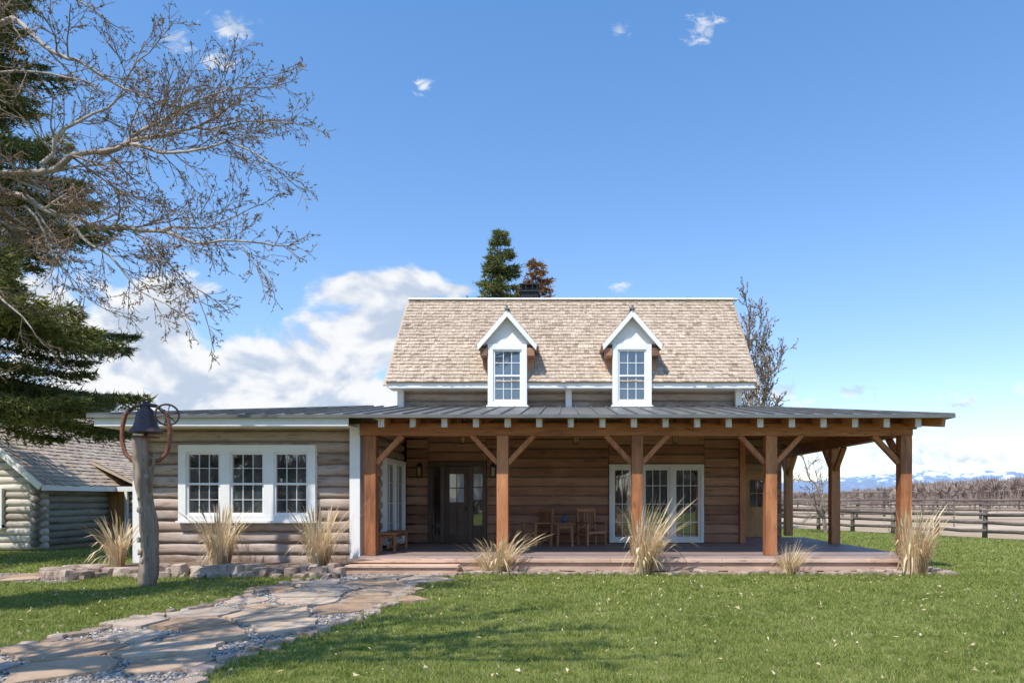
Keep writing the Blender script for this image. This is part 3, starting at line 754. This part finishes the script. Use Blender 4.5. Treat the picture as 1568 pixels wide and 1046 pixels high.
fr=MB();gl=MB(); window(fr,gl,-19.2,-18.0,.75,2.0,21.86,.12,1,2,2); fr.done('cabin_window_frame',M_white,C); gl.done('cabin_window_glass',M_glass,C)

# ------------------------------------------------------------------ fences
def fence(name,pts,step=2.3,h=1.15,rails=3):
    g=MB(); last=None
    for a,b in zip(pts,pts[1:]):
        L=math.hypot(b[0]-a[0],b[1]-a[1]); k=max(1,round(L/step))
        for i in range(k+1):
            if last is not None and i==0: continue
            p=(a[0]+(b[0]-a[0])*i/k+U(-.05,.05),a[1]+(b[1]-a[1])*i/k+U(-.05,.05)); hh=h*U(.97,1.1)
            g.tube([(p[0],p[1],-.1),(p[0]+U(-.03,.03),p[1],hh)],[.11,.09],7)
            if last is not None:
                for r in range(rails):
                    z=h*(.28+.30*r); g.tube([(last[0],last[1]-.1,z+U(-.04,.04)),((last[0]+p[0])/2,(last[1]+p[1])/2-.1,z+U(-.03,.03)),(p[0],p[1]-.1,z+U(-.04,.04))],[.08,.075,.07],6)
            last=p
    return g.done(name,M_fence,None,True)
fence('wooden_fence',[(27,11),(18.6,26.6),(12.4,38),(-5,46)])
fence('wooden_fence',[(16,60),(30,55),(48,50),(70,40)],3.0,1.3,4)
fence('wooden_fence',[(24,95),(60,90),(110,80)],4,1.4,3)
g=MB(); 
for x in(25.2,29): g.tube([(x,62,0),(x,62,2.3)],.12,8)
g.tube([(24.8,62,2.2),(29.4,62,2.2)],.09,8)
for z in(.5,.9,1.3): g.tube([(25.2,62,z),(29,62,z)],.05,6)
g.done('ranch_gate',M_fence)
g=MB(); bxx,byy=22.8,40.0
g.tube([(bxx,byy,0),(bxx,byy,1.6)],.04,8); g.box(bxx-.11,bxx+.11,byy-.1,byy+.1,1.6,1.85); g.slab([(bxx-.16,byy-.15,1.83),(bxx-.16,byy+.15,1.83),(bxx,byy+.15,1.95),(bxx,byy-.15,1.95)],.03); g.slab([(bxx+.16,byy-.15,1.83),(bxx+.16,byy+.15,1.83),(bxx,byy+.15,1.95),(bxx,byy-.15,1.95)],.03)
g.done('birdhouse',M_fence)

# ------------------------------------------------------------------ mountains, hills, thickets
def ridge(name,x0,x1,y0,y1,nx,ny,hf,mat):
    V=[];F=[]
    for j in range(ny):
        for i in range(nx):
            x=x0+(x1-x0)*i/(nx-1); y=y0+(y1-y0)*j/(ny-1); V.append((x,y,hf(x,y,j/(ny-1))))
    for j in range(ny-1):
        for i in range(nx-1): a=j*nx+i; F.append((a,a+1,a+nx+1,a+nx))
    g=MB(); g.add(V,F,.5); return g.done(name,mat,None,True)
def mh(x,y,t):
    p=Vector((x/800,y/800,1.3)); n=noise.fractal(p,1,2.1,5)
    f=math.sin(math.pi*min(1,t*1.0))**.8
    e=min(1.5,max(.35,(x-1200)/1600))
    return -20+f*(110+125*e+120*n) 
ridge('mountains',-5000,6500,4500,6500,300,36,mh,M_mount)
def hh_(x,y,t):
    return -4+math.sin(math.pi*t)*(13+7*noise.fractal(Vector((x/300,y/300,4)),1,2,4)+max(0,x-600)/90)
ridge('foothills',-2500,3500,1300,2100,140,14,hh_,M_hill)
def thicket(name,xs,ys,hs,per,w):
    n=len(xs); x=np.repeat(xs,per);y=np.repeat(ys,per);h=np.repeat(hs,per); N=n*per
    ang=rng.uniform(0,6.28,N); el=rng.uniform(-.1,1.3,N); c=np.stack([x,y,h*.5],1)
    a=rng.uniform(0,.35,N)[:,None]; dirv=np.stack([np.cos(ang)*np.cos(el)*.42,np.sin(ang)*np.cos(el)*.42,np.sin(el)*.5],1)*h[:,None]
    A=c+dirv*a; T=c+dirv*rng.uniform(.6,1.0,N)[:,None]
    low=rng.random(N)<.3; A[low,2]=0; T[low]=c[low]+dirv[low]*.4
    d=np.stack([np.ones(N),0*x,.4*np.ones(N)],1)*(w*h*rng.uniform(.5,1.3,N))[:,None]
    tris(name,A-d,A+d,T,np.clip(np.repeat(rng.random(n),per)*.65+rng.random(N)*.35,0,1),M_far)
n=1100; ys=rng.uniform(150,290,n); rt=rng.uniform(.15,1.3,n); xs=rt*ys
nz=np.array([noise.noise(Vector((r_*14,3.3,0))) for r_ in rt])
hs=(.009+.024*np.clip((rt-.36)/.28,0,1.15)+.012*nz+rng.uniform(-.004,.005,n))*ys+1.2
thicket('distant_trees',xs,ys,hs,50,.032)
n=260; ys=rng.uniform(80,140,n); rt=rng.uniform(.36,1.2,n); xs=rt*ys; hs=rng.uniform(.6,1.5,n)
thicket('distant_shrubs',xs,ys,hs,40,.05)
n=240; ys=rng.uniform(-75,-38,n); xs=rng.uniform(-80,80,n); hs=rng.uniform(4,11,n)
thicket('distant_trees',xs,ys,hs,60,.02)

# ------------------------------------------------------------------ trees
def spruce(x,y,Ht,Rad,z0,nb,nt,seed,mat,name,lean=0,tl=.2,tw=.028,power=.8,sparse=0):
    r=np.random.default_rng(seed); E=empty(name)
    h=z0+(Ht-z0)*r.random(nb)**.9; f=1-(h-z0)/(Ht-z0); L=Rad*(f**power)*r.uniform(.55,1.15,nb)+.12; az=r.uniform(0,6.283,nb)
    g=MB()
    g.tube([(x,y,0),(x,y,Ht*.5),(x,y,Ht*.97)],[Ht*.017,Ht*.009,.015],8)
    up=.16-.28*f
    def br(i,t):
        return np.stack([x+np.cos(az[i])*L[i]*t, y+np.sin(az[i])*L[i]*t, h[i]+L[i]*(up[i]*t*1.5-.22*t*t+.26*t**3)],-1)
    for i in range(nb):
        pts=[tuple(br(i,t)) for t in (0,.35,.7,1.0)]
        g.tube(pts,[.012+.012*L[i],.009+.008*L[i],.012,.006],4,caps=False)
    g.done('trunk_and_limbs',M_sbark,E,True)
    w=L**1.3; idx=r.choice(nb,nt,p=w/w.sum())
    nq=np.maximum(4,(L[idx]*4.2).astype(int)); t=(np.floor(r.uniform(.10,1.02,nt)**.8*nq)+r.normal(0,.08,nt))/nq; t=np.clip(t,.05,1.03)
    s=r.uniform(0,1,nt); sg=np.where(r.random(nt)<.5,-1,1); wid=(.36*L[idx]*(1.05-t)**.8+.12)
    wid=np.minimum(wid,.95)
    P=br(idx,t); fw=np.stack([np.cos(az[idx]),np.sin(az[idx]),0*t],1); sd=np.stack([-np.sin(az[idx]),np.cos(az[idx]),0*t],1)
    dirn=fw*.75+sd*sg[:,None]*.8
    P=P+dirn*(s*wid)[:,None]; P[:,2]-=.34*(s*wid)**1.2*r.uniform(.2,2.0,nt)
    dv=dirn+r.normal(0,.6,(nt,3)); dv[:,2]+=-.10+.3*(s>.8); dv/=np.linalg.norm(dv,axis=1)[:,None]
    ln=tl*r.uniform(.5,1.3,nt); perp=np.cross(dv,r.normal(0,1,(nt,3))); perp/=np.linalg.norm(perp,axis=1)[:,None]
    A=P-perp*tw;B=P+perp*tw;T=P+dv*ln[:,None]
    clump=r.random(nb)[idx]
    var=np.clip(.10+.35*clump+.35*t*r.random(nt)+.25*r.random(nt),0,1)  # darker towards the trunk: inner crown shade put into the needle colour
    tris('needles',A,B,T,var,mat,E)
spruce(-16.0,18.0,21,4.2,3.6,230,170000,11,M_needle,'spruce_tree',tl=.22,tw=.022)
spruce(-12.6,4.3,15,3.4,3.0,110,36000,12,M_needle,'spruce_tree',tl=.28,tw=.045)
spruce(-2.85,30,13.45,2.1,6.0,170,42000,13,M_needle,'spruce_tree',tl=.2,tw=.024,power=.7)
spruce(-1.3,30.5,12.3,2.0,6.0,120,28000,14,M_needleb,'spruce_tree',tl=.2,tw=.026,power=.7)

class Bare:
    def __init__(s): s.big=MB(); s.tw=MB(); s.buds=[]; s.mr=.0038
    def limb(s,pts,r0,r1,kids,lv,Lk,droop=0.):
        pts=[Vector(p) for p in pts]
        P=[pts[0]]
        for a,b in zip(pts,pts[1:]):
            k=max(2,int((b-a).length/.18))
            for i in range(1,k+1):
                q=a.lerp(b,i/k); sd=q*1.7; q=q+Vector((noise.noise(sd),noise.noise(sd+Vector((9,0,0))),noise.noise(sd+Vector((0,9,0)))))*.13; P.append(q)
        n=len(P); rad=[r0+(r1-r0)*(i/(n-1))**.8 for i in range(n)]
        (s.big if r0>.018 else s.tw).tube(P,rad,8 if r0>.04 else 5,.5+U(-.3,.3),caps=False)
        for k in range(kids):
            t=.12+.88*(k+R())/kids; i=min(n-2,int(t*(n-1))); d=(P[i+1]-P[i]).normalized()
            ax=Matrix.Rotation(U(0,6.28),3,d)@d.orthogonal().normalized()
            a=U(.45,.95); nd=(d*math.cos(a)+ax*math.sin(a)).normalized()
            s.grow(P[i],nd,Lk*U(.6,1.15)*(1-.35*t),max(.007,rad[i]*.45),lv,droop)
        s.grow(P[-1],(P[-1]-P[-2]).normalized(),Lk*.7,r1,lv,droop)
    def grow(s,p,d,L,r,lv,droop):
        n=max(2,min(7,int(L/.13))); P=[p]; q=p.copy(); dd=d.copy(); D=[d]
        for i in range(n):
            dd=(dd+Vector((U(-1,1),U(-1,1),U(-1,1)))*.24+Vector((0,0,-droop+.05))).normalized(); q=q+dd*(L/n); P.append(q.copy()); D.append(dd.copy())
        r2=max(s.mr,r*.45)
        rad=[max(s.mr,r+(r2-r)*i/n) for i in range(n+1)]
        (s.big if r>.018 else s.tw).tube(P,rad,5 if r>.01 else 3,.5+U(-.4,.4),caps=False)
        if lv<=1:
            for i in range(1,n+1):
                if R()<(.8 if lv<=0 else .3): s.buds.append((P[i],D[i]))
        if lv<=0: return
        k=max(2,int(L/s.sp)+1)
        for j in range(k):
            t=.12+.88*(j+R())/k; i=min(n-1,int(t*n)); b=P[i].lerp(P[i+1],t*n-i if t*n-i<1 else 1); dd=D[i+1]
            ax=Matrix.Rotation(U(0,6.28),3,dd)@dd.orthogonal().normalized(); a=U(.45,.95)
            s.grow(b,(dd*math.cos(a)+ax*math.sin(a)).normalized(),max(.10,L*U(.38,.66)*(1-.3*t)),max(s.mr,rad[i]*.6),lv-1,droop)
    def done(s,name,mb=None,mt=None,budsize=.02,buds=True):
        E=empty(name)
        s.big.done('limbs',mb or M_bark,E,True); s.tw.done('twigs',mt or M_twig,E,True)
        if buds and s.buds:
            n=len(s.buds); P=np.array([b[0][:] for b in s.buds]); D=np.array([b[1][:] for b in s.buds])
            P=np.repeat(P,3,0);D=np.repeat(D,3,0);n*=3
            dv=D+rng.normal(0,.7,(n,3)); dv/=np.linalg.norm(dv,axis=1)[:,None]; pp=np.cross(dv,rng.normal(0,1,(n,3))); pp/=np.linalg.norm(pp,axis=1)[:,None]
            ln=budsize*rng.uniform(.7,2.0,n)
            Q=P+rng.normal(0,.008,(n,3))
            tris('buds',Q-pp*budsize*.3,Q+pp*budsize*.3,Q+dv*ln[:,None],rng.random(n),M_bud,E)
random.seed(21)
t=Bare(); t.sp=.13
t.limb([(-9.8,10,0),(-9.7,10,3),(-9.6,10,5.5),(-9.8,10.1,8),(-9.9,10.2,12)],.30,.12,6,2,1.5)
t.sp=.105
t.limb([(-9.65,10,5.4),(-8.7,9.7,6.1),(-7.86,9.5,6.2),(-6.9,9.4,6.28),(-6.0,9.3,6.5),(-5.1,9.3,6.75)],.085,.018,20,2,1.25)
t.limb([(-5.1,9.3,6.75),(-4.4,9.3,6.85),(-3.9,9.3,6.8)],.018,.008,9,2,.85)
t.limb([(-6.0,9.3,6.5),(-5.2,9.2,6.35),(-4.5,9.2,6.4),(-4.0,9.2,6.25)],.03,.01,12,2,.9)
t.limb([(-6.4,9.4,6.4),(-5.7,9.5,6.95),(-5.0,9.6,7.35),(-4.4,9.6,7.4)],.03,.009,13,2,.95)
t.limb([(-7.2,9.4,6.3),(-6.7,9.5,6.9),(-6.2,9.6,7.6),(-5.8,9.6,7.9)],.03,.009,11,2,.9)
t.limb([(-9.65,10,5.1),(-8.6,9.8,5.95),(-7.86,9.7,6.0),(-7.2,9.6,5.72),(-6.4,9.5,5.52),(-5.14,9.4,5.25),(-4.3,9.3,5.15)],.075,.012,24,2,1.15,.04)
t.limb([(-7.0,9.6,5.6),(-6.3,9.5,5.0),(-5.9,9.5,4.6),(-5.5,9.4,4.3)],.028,.008,12,2,.8,.10)
t.limb([(-6.0,9.5,5.4),(-5.4,9.5,4.9),(-5.1,9.4,4.5),(-4.95,9.4,4.2)],.02,.007,12,2,.7,.10)
t.limb([(-7.6,9.6,5.8),(-7.1,9.5,5.1),(-6.8,9.5,4.6),(-6.6,9.5,4.4)],.022,.007,9,2,.75,.10)
t.limb([(-5.6,9.4,5.35),(-4.9,9.5,5.6),(-4.4,9.5,5.7)],.018,.007,8,2,.7)
t.limb([(-9.7,10,6.8),(-8.8,9.8,8.3),(-7.86,9.7,8.5),(-7.3,9.6,8.1),(-6.5,9.5,7.6),(-5.8,9.5,7.3)],.07,.014,14,2,1.0)
t.limb([(-9.7,10,7.5),(-8.5,9.9,9.0),(-7.4,9.8,9.0),(-6.9,9.8,8.7)],.06,.012,7,2,.75)
t.limb([(-9.7,10,6.0),(-8.6,9.6,7.0),(-7.6,9.3,7.4),(-6.6,9.0,7.2)],.05,.012,10,2,.9)
t.limb([(-9.65,10,4.6),(-8.8,9.9,4.9),(-8.2,9.8,4.7),(-7.6,9.7,4.1)],.035,.01,9,2,.7,.06)
t.limb([(-9.65,10,3.8),(-8.9,9.9,3.9),(-8.3,9.8,3.6)],.03,.01,7,2,.6,.04)
t.sp=.25
t.limb([(-9.7,10,6.2),(-9.2,8.5,7.6),(-8.6,7.0,8.6),(-8.0,5.6,9.0)],.09,.02,14,2,1.7)
t.limb([(-9.7,10,7.0),(-9.9,8.5,9),(-9.8,7,10)],.08,.02,12,2,1.7)
t.done('cottonwood_tree',budsize=.028)
t=Bare(); t.sp=.25; t.mr=.012
t.limb([(-8.2,2.2,0),(-8.1,2.2,4),(-8.0,2.4,7),(-7.9,2.6,11)],.3,.08,8,2,1.9)
for k in range(3):
    a=U(.5,1.5); z=U(4.5,7.5); L=U(2.4,3.4)
    t.limb([(-8.1,2.3,z),(-8.1+L*.5*math.cos(a),2.3+L*.5*math.sin(a),z+L*.4),(-8.1+L*math.cos(a),2.3+L*math.sin(a),z+L*.62)],.09,.02,8,2,1.4)
for k in range(6):
    a=-.1+.15*k+U(-.1,.1); L=U(4.4,5.4); z=U(6.6,8)
    t.limb([(-8.1,2.3,z),(-8.1+L*.5*math.cos(a),2.3+L*.5*math.sin(a),z+1.2),(-8.1+L*math.cos(a),2.3+L*math.sin(a),z+1.6)],.11,.03,12,2,1.35)
t.done('cottonwood_tree',budsize=.06)
t=Bare(); t.sp=.3; t.mr=.013
t.limb([(9.6,35,0),(9.6,35,3),(9.6,35,6),(9.4,35,10.2)],.18,.035,30,2,2.7,-.10)
t.limb([(9.6,35,3),(10.1,35,5.5),(10.5,35,8.6)],.10,.03,22,2,2.2,-.10)
t.done('bare_tree',M_twig,M_twig,.09)
t=Bare(); t.sp=.25; t.mr=.01
t.limb([(12.6,33,0),(12.4,33,1.6),(11.6,33,3.2)],.12,.03,12,2,1.6,.03)
t.done('bare_tree',M_twig,M_twig,.04)

# ------------------------------------------------------------------ light & world
sd=Vector((-.29,-.50,.87)).normalized(); el=math.asin(sd.z); rot=math.atan2(sd.x,sd.y)
L=bpy.data.lights.new('sun','SUN'); L.energy=5.0; L.angle=math.radians(.5); L.color=(1,.94,.85)
o=bpy.data.objects.new('sun',L); o.rotation_euler=sd.to_track_quat('Z','Y').to_euler(); scene.collection.objects.link(o)
w=bpy.data.worlds.new('World'); scene.world=w; w.use_nodes=True; nt=w.node_tree
for nn in list(nt.nodes): nt.nodes.remove(nn)
out=nt.nodes.new('ShaderNodeOutputWorld'); bg=nt.nodes.new('ShaderNodeBackground'); cb=nt.nodes.new('ShaderNodeBackground'); mx=nt.nodes.new('ShaderNodeMixShader')
sky=nt.nodes.new('ShaderNodeTexSky'); sky.sky_type='NISHITA'; sky.sun_disc=False; sky.sun_elevation=el; sky.sun_rotation=rot; sky.altitude=1500; sky.ozone_density=1.5; sky.dust_density=.6
tc=nt.nodes.new('ShaderNodeTexCoord'); sp=nt.nodes.new('ShaderNodeSeparateXYZ'); nt.links.new(tc.outputs['Generated'],sp.inputs[0])
m_=lambda op,a,b=None,c=None,cl=False: math_(nt,op,a,b,c,cl)
ay=m_('MAXIMUM',m_('ABSOLUTE',sp.outputs['Y']),.05); A=m_('DIVIDE',sp.outputs['X'],ay); Bz=m_('DIVIDE',sp.outputs['Z'],ay)
tint=ramp(nt,sp.outputs['Z'],[(0,(.62,.575,.55)),(.12,(.68,.68,.69)),(.3,(.66,.78,.85)),(.6,(.56,.83,.98))])
tint=mixc(nt,1.0,tint,(2.0,2.0,2.0),'MULTIPLY')
skc=mixc(nt,1.0,sky.outputs[0],tint,'MULTIPLY')
nt.links.new(skc,bg.inputs['Color']); bg.inputs['Strength'].default_value=.15
def vec(sx,sy,oy=0,seed=0):
    c=nt.nodes.new('ShaderNodeCombineXYZ'); nt.links.new(m_('MULTIPLY',A,sx),c.inputs[0]); nt.links.new(m_('MULTIPLY',m_('ADD',Bz,oy),sy),c.inputs[1]); c.inputs[2].default_value=seed; return c.outputs[0]
n1=noi(nt,vec(1,1.5),7.5,6,.58,.3); n1b=noi(nt,vec(1,1.5,.022),7.5,3,.55,.3)
n2=noi(nt,vec(1,1.4,0,3.),34,5,.62,.8)
def blob(cx,cy,rx,ry):
    cx=(cx-865)/1045; cy=(762-cy)/1045; rx/=1045; ry/=1045
    dx=m_('DIVIDE',m_('SUBTRACT',A,cx),rx); dy=m_('DIVIDE',m_('SUBTRACT',Bz,cy),ry)
    return m_('SUBTRACT',1,m_('SQRT',m_('ADD',m_('MULTIPLY',dx,dx),m_('MULTIPLY',dy,dy))))
def mx_(bl):
    r=bl[0]
    for b_ in bl[1:]: r=m_('MAXIMUM',r,b_)
    return r
big=mx_([blob(170,545,210,125),blob(400,600,340,115),blob(560,520,120,100),blob(570,448,125,40),blob(40,480,150,80),blob(690,445,40,12)])
small=mx_([blob(275,70,34,22),blob(355,42,40,30),blob(333,95,36,20),blob(647,134,18,13),blob(1070,45,26,32),blob(950,47,24,13),blob(1187,604,80,26),
 blob(1310,600,46,14),blob(1470,617,50,20),blob(1480,695,240,44),blob(1230,715,90,26),blob(945,440,30,10),blob(1562,593,26,20),blob(1105,33,14,9)])
def sm(x,a,b):
    mr=nt.nodes.new('ShaderNodeMapRange'); mr.interpolation_type='SMOOTHSTEP'; nt.links.new(x,mr.inputs['Value']); mr.inputs['From Min'].default_value=a; mr.inputs['From Max'].default_value=b; return mr.outputs['Result']
mb_=sm(m_('ADD',m_('MAXIMUM',big,-1.0),m_('MULTIPLY',m_('SUBTRACT',n1,.5),2.8)),.0,.42)
ms_=sm(m_('ADD',m_('MAXIMUM',small,-1.0),m_('MULTIPLY',m_('SUBTRACT',n2,.5),3.4)),.10,1.15)
mask=m_('MINIMUM',m_('ADD',mb_,m_('MULTIPLY',ms_,.85)),.97)
lit=sm(m_('ADD',m_('MULTIPLY',m_('SUBTRACT',n1,n1b),3.4),m_('MULTIPLY',m_('SUBTRACT',n1,.5),-.9)),-.28,.26)
cc=mixc(nt,lit,(.56,.65,.80),(.97,.98,.99)); nt.links.new(cc,cb.inputs['Color']); cb.inputs['Strength'].default_value=1.0
nt.links.new(mask,mx.inputs[0]); nt.links.new(bg.outputs[0],mx.inputs[1]); nt.links.new(cb.outputs[0],mx.inputs[2]); nt.links.new(mx.outputs[0],out.inputs['Surface'])
scene.view_settings.view_transform='Standard'; scene.view_settings.look='None'; scene.view_settings.exposure=0

cam=bpy.data.cameras.new('camera'); co=bpy.data.objects.new('camera',cam); scene.collection.objects.link(co)
co.location=(0,0,1.7); co.rotation_euler=(math.pi/2,0,0); cam.sensor_width=36; cam.lens=24.0
cam.shift_x=-(865-784)/1568; cam.shift_y=(762-523)/1568; cam.clip_end=30000; cam.clip_start=.1
scene.camera=co
